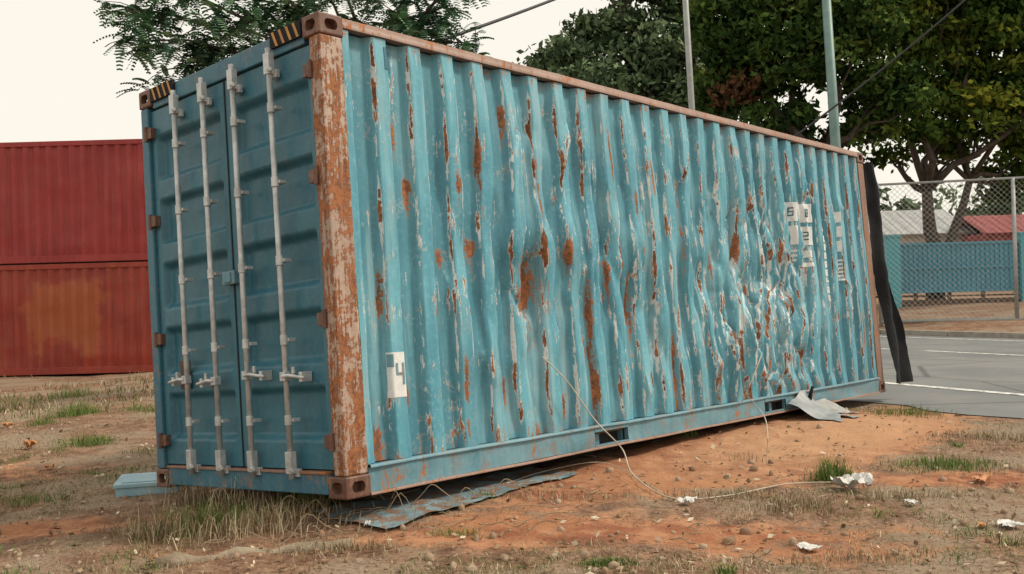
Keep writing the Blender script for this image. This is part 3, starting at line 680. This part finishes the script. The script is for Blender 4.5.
for (px_,y_,r,n,h,m) in ((828,484,(.13,.12),420,.26,m_green),(240,545,(.5,.22),450,.22,m_dry),(200,535,(.4,.15),350,.26,m_green),(290,530,(.35,.15),250,.19,m_dry),(150,540,(.3,.15),200,.24,m_dry),(225,520,(.3,.1),220,.34,m_dry),(180,505,(.25,.08),120,.38,m_dry),(300,520,(.2,.08),120,.30,m_green),(260,512,(.3,.05),70,.42,m_dry),
   (75,416,(.28,.3),600,.24,m_green),(85,445,(.25,.2),400,.18,m_green),(70,392,(.4,.4),400,.22,m_green),(20,400,(.4,.4),300,.22,m_green),(940,468,(.4,.25),700,.12,m_green),(790,512,(.3,.2),400,.12,m_dry),(600,570,(.14,.05),500,.06,m_green),(10,405,(.5,.4),400,.25,m_dry),(140,412,(.3,.4),300,.14,m_green),(40,425,(.2,.2),200,.15,m_green),
   (720,500,(.5,.15),400,.09,m_dry),(890,500,(.5,.2),400,.1,m_dry),(30,500,(.4,.2),300,.08,m_green),(560,510,(.5,.12),200,.08,m_dry),(980,440,(.6,.3),500,.12,m_dry),(330,560,(.4,.1),300,.10,m_dry),(860,560,(.5,.12),300,.08,m_dry),(700,420,(.2,.05),60,.2,m_green),(685,446,(.1,.05),60,.12,m_green),(900,415,(.4,.3),400,.15,m_green),(740,465,(.2,.08),60,.1,m_dry),(450,545,(.2,.06),150,.06,m_green)):
    a,c=gp(px_,y_);tuft(a,c,r,n,h,'grass_tuft',m)
N=10000;xx=rng.uniform(-14,-2.5,N);yy=rng.uniform(10,19.8,N);k=(fbm(xx*.8,yy*.8,5)>.53)&(~under(xx,yy,.1));xx,yy=xx[k],yy[k];n=len(xx)
blades('scrub_grass',xx,yy,rng.uniform(.05,.18,n),rng.uniform(.008,.016,n),rng.uniform(.3,.9,n),np.where(rng.uniform(0,1,n)<.45,1.4,rng.uniform(0,1,n)),m_dry,.6)
N=3600;yy=4.0+rng.uniform(0,1,N)**1.3*9;xx=rng.uniform(-.6,.6,N)*yy;k=(.894*xx+.447*yy<8)&(~under(xx,yy,-.1))&(rng.uniform(0,1,N)>.85*g2(*local(xx,yy),4.7,.6,1.8,.6));xx,yy=xx[k],yy[k]
bm=bmesh.new();bmesh.ops.create_icosphere(bm,subdivisions=1,radius=1);iv=np.array([v.co[:] for v in bm.verts]);fi=np.array([[v.index for v in f.verts] for f in bm.faces]);bm.free()
n=len(xx);sz=rng.exponential(.006,n)+.003;sz=np.minimum(sz,.03);V=iv[None]*sz[:,None,None]*rng.uniform(.6,1.3,(n,1,3))*rng.uniform(.8,1.15,(n,12,1))+np.stack([xx,yy,HT(xx,yy)+sz*.2],-1)[:,None]
np_mesh('pebbles',V.reshape(-1,3),(fi[None]+np.arange(n)[:,None,None]*12).reshape(-1,3),simple('pebble',(.25,.14,.08),(.45,.34,.24),3,.9),None,False)
N=1500;yy=4.0+rng.uniform(0,1,N)**1.3*7;xx=rng.uniform(-.6,.6,N)*yy;k=(.894*xx+.447*yy<8)&(~under(xx,yy,-.1));xx,yy=xx[k],yy[k];n=len(xx)
th=rng.uniform(0,2*pi,n);s_=rng.uniform(.012,.03,n);a_=np.stack([np.cos(th)*s_,np.sin(th)*s_,rng.normal(size=n)*.006],-1);b_=np.stack([-np.sin(th)*s_*.45,np.cos(th)*s_*.45,rng.normal(size=n)*.006],-1)
P=np.stack([xx,yy,HT(xx,yy)+.016],-1);V=np.stack([P-a_,P-b_,P+a_,P+b_],1).reshape(-1,3)
np_mesh('fallen_leaves',V,np.arange(4*n).reshape(n,4),leafmat('dead_leaf',(.10,.06,.035),(.30,.20,.12),(.60,.52,.40)),None,False,{},dict(tint=rng.uniform(0,1,n)))
def crumple(name,x,y,sx,sy,h,mat,seed,rz=0,n=16,zb=.0):
    a=np.linspace(-.5,.5,n);A,C_=np.meshgrid(a,a,indexing='ij')
    fx=fbm(A*4+seed,C_*4,seed,3)-.5;fz=1-np.abs(2*fbm(A*3+seed*2,C_*3,seed+5,3)-1)*1.6
    rr=1-.3*fbm(np.arctan2(C_,A)*1.2+9,A*0,seed)
    X_=(A*rr+fx*.2)*sx;Y_=(C_*rr+(fbm(A*4,C_*4+seed,seed+9,3)-.5)*.25)*sy;Z_=np.clip(fz,0,1)*h
    Xr=x+X_*cos(rz)-Y_*sin(rz);Yr=y+X_*sin(rz)+Y_*cos(rz)
    return grid(name,Xr,Yr,HT(Xr,Yr)+Z_+.012+zb,mat,None,False)
m_paper=simple('paper_white',(.74,.73,.70),(.62,.60,.56),20,.8,.2);m_sheet=simple('sheet_grey',(.42,.42,.40),(.30,.30,.29),7,.7,.3);m_org=simple('orange_wrapper',(.5,.2,.07),(.6,.32,.15),9,.6)
for i,(px_,y_,sx,sy,h,mm) in enumerate(((848,493,.26,.22,.085,m_paper),(682,509,.13,.09,.035,m_paper),(1002,527,.2,.12,.02,m_paper),(800,550,.13,.1,.015,m_paper),(362,540,.04,.04,.02,m_paper),(27,449,.12,.12,.08,m_org),(975,528,.08,.06,.02,m_org),(905,508,.07,.05,.02,m_paper),(5,428,.14,.12,.05,m_org),(45,470,.08,.08,.03,m_org),(975,482,.14,.1,.03,m_org))):
    a,c=gp(px_,y_);crumple('crumpled_paper' if mm is m_paper else 'plastic_wrapper',a,c,sx,sy,h,mm,i*3+1,i*.7)
def Wp(t,s): q=CO[:2]+AX*t+AO*s;return q[0],q[1]
ts=np.linspace(.1,1.85,60);sv=np.linspace(-.45,.17,14);TT,SS=np.meshgrid(ts,sv,indexing='ij')
QX=CO[0]+AX[0]*TT+AO[0]*(SS*(1-.35*TT/2.)+.05*np.sin(TT*3));QY=CO[1]+AX[1]*TT+AO[1]*(SS*(1-.35*TT/2.)+.05*np.sin(TT*3))
t=NT('blue_grey_sheet');n_=t.noise(t.coord(),4,5,.6);n2_=t.noise(t.coord(),11,5,.7);c=t.mix(t.step(n_,.4,.6),(.13,.21,.24),(.22,.31,.34));c=t.mix(t.step(n2_,.46,.56),c,(.22,.13,.085));m_bs=t.fin(c,.6)
grid('metal_sheet',QX,QY,HT(QX,QY)+.004+.028*fbm(TT*3,SS*6,7),m_bs,None,True)
a,c=gp(137,489);e=empty('plastic_lid',Matrix.Translation((a,c,float(HT(a,c))))@Matrix.Rotation(.25,4,'Z'))
m_lid=simple('pale_blue_plastic',(.25,.42,.50),(.36,.52,.58),5,.5);MB().box((-.14,-.2,0),(.25,.2,.06)).box((-.155,-.215,.06),(.265,.215,.085)).box((-.11,-.17,.085),(.22,.17,.092)).out('lid_body',m_lid,e,.012)
m_sheet2=simple('sheet_metal_grey',(.38,.40,.41),(.26,.28,.29),6,.5,.2)
def flap(name,t0,t1,s0,s1,zt,seed,mat):
    A,C_=np.meshgrid(np.linspace(0,1,24),np.linspace(0,1,16),indexing='ij')
    tt=t0+(t1-t0)*(A+.12*(C_-.5)+.08*(fbm(C_*3,A*2,seed)-.5));s_=s0+(s1-s0)*C_*(1+.5*(fbm(A*2,C_,seed+2)-.5))
    x_=CO[0]+AX[0]*tt+AO[0]*s_;y_=CO[1]+AX[1]*tt+AO[1]*s_
    z_=HT(x_,y_)+.012+zt*np.clip(1-C_*1.6,0,1)**1.4*(.6+.8*fbm(A*3,C_*2,seed+4))+.05*(fbm(A*4,C_*3,seed+6)-.35)*np.sin(pi*A)
    grid(name,x_,y_,z_,mat,None,False)
flap('sheet_metal_scrap',5.0,5.45,.02,.45,.18,41,m_sheet2);flap('sheet_metal_scrap.001',5.3,6.0,.03,.26,.08,52,m_sheet)
b=MB();a,c=Wp(5.35,.10);z=float(HT(a,c));b.tube([(a,c,z),(a-.05,c,z+.15),(a-.02,c-.02,z+.28)],[.02,.025,.012],7);b.out('black_hose',m_black,None,0,True)
def sleeper(name,t):
    x_,y_=Wp(t,-W/2);z=float(HT(x_,y_));zt=(MC@Vector((t,W/2,0))).z
    M=Matrix.Translation((x_,y_,0))@Matrix.Rotation(atan2(AX[1],AX[0]),4,'Z')
    e=empty(name,M);MB().box((-.1,-W/2+.30,z-.08),(.1,W/2-.30,zt-.02)).out('timber',m_wood,e,.01)
for t_ in (.7,3.4,6.6):sleeper('timber_sleeper',t_)
m_str=simple('pale_string',(.62,.55,.44),(.5,.42,.33),10,.8)
def cw(x,y,z): return MC@Vector((x,y,z))
def gpt(px,y,h=.02):
    a,c=gp(px,y);return Vector((a,c,float(HT(a,c))+h))
def smooth(pts,n=8):
    pts=[Vector(q) for q in pts];o=[]
    for i in range(len(pts)-1):
        p0=pts[max(i-1,0)];p1=pts[i];p2=pts[i+1];p3=pts[min(i+2,len(pts)-1)]
        for k in range(n):
            t=k/n;o.append(.5*((2*p1)+(p2-p0)*t+(2*p0-5*p1+4*p2-p3)*t*t+(3*p1-p0-3*p2+p3)*t**3))
    return o+[pts[-1]]
s1=smooth([cw(1.62,-.03,.66),cw(1.8,-.08,.48),cw(2.0,-.12,.22),cw(2.1,-.25,.02),gpt(628,492,.05),gpt(665,505),gpt(720,503),gpt(780,490),gpt(835,488)])
s2=smooth([gpt(655,500),gpt(600,478,.03),gpt(540,483),gpt(500,500),gpt(470,507)])
s3=smooth([cw(4.15,-.03,.16),cw(4.18,-.10,.3),cw(4.3,-.12,.45),cw(4.4,-.12,.55)]);s4=smooth([gpt(762,472),gpt(762,466,.3),cw(4.1,-.12,.2)])
b=MB();b.tube(s1,.0045,5);b.tube(s2,.003,4);b.out('rope',m_str,None,0,True);b=MB();b.tube(s3,.0045,4).tube(s4,.004,4);b.out('rope.001',m_str,None,0,True)
b=MB()
for i in range(110):
    px_,y_=(random.uniform(190,520),random.uniform(500,565)) if i<50 else (random.uniform(500,1020),random.uniform(470,572))
    q=gpt(px_,y_,.015);a=random.uniform(-.9,.9)+(.2 if i<50 else 0);l=random.uniform(.08,.42) if i<50 else random.uniform(.03,.16)
    pts=[q+Vector((cos(a)*l*k/4,sin(a)*l*k/4,random.uniform(0,.035)+(.12*sin(pi*k/4)*random.random() if i<25 else 0))) for k in range(5)];b.tube(smooth(pts,3),random.uniform(.0012,.003),4)
b.out('twigs',simple('twig',(.38,.29,.19),(.25,.18,.11),10,.9),None,0,True)
A_=gpt(150,572,0);B_=gpt(345,556,0);b=MB();b.tube([A_.lerp(B_,k/10)+Vector((0,0,.005+.012*sin(k*2))) for k in range(11)],[.038+.010*sin(k*1.7) for k in range(11)],9);b.out('dead_log',simple('log_wood',(.36,.29,.21),(.24,.18,.12),9,.9,.8),None,0,True)
# ------------------------------------------------------------------ light
w=bpy.data.worlds.new("World");S.world=w;w.use_nodes=True;nt=w.node_tree;bg=nt.nodes['Background']
az=radians(88);el=radians(46)
sky=nt.nodes.new('ShaderNodeTexSky');sky.sky_type='NISHITA';sky.sun_disc=False;sky.sun_elevation=el;sky.sun_rotation=az;sky.dust_density=4;sky.air_density=1.0
sc=nt.nodes.new('ShaderNodeVectorMath');sc.operation='SCALE';sc.inputs[3].default_value=.10;nt.links.new(sky.outputs[0],sc.inputs[0])
mx=nt.nodes.new('ShaderNodeMix');mx.data_type='RGBA';mx.inputs[0].default_value=.88;nt.links.new(sc.outputs[0],mx.inputs[6]);mx.inputs[7].default_value=(1.09,1.03,.90,1)
nt.links.new(mx.outputs[2],bg.inputs[0]);bg.inputs[1].default_value=1.0
sl=bpy.data.lights.new('sun','SUN');sl.energy=2.7;sl.angle=radians(8);sl.color=(1,.91,.77);so=bpy.data.objects.new('sun',sl);S.collection.objects.link(so)
dv=Vector((sin(az)*cos(el),cos(az)*cos(el),sin(el)));so.rotation_euler=dv.to_track_quat('Z','Y').to_euler();so.location=dv*30
S.view_settings.view_transform='Standard';S.view_settings.look='None';S.view_settings.exposure=0
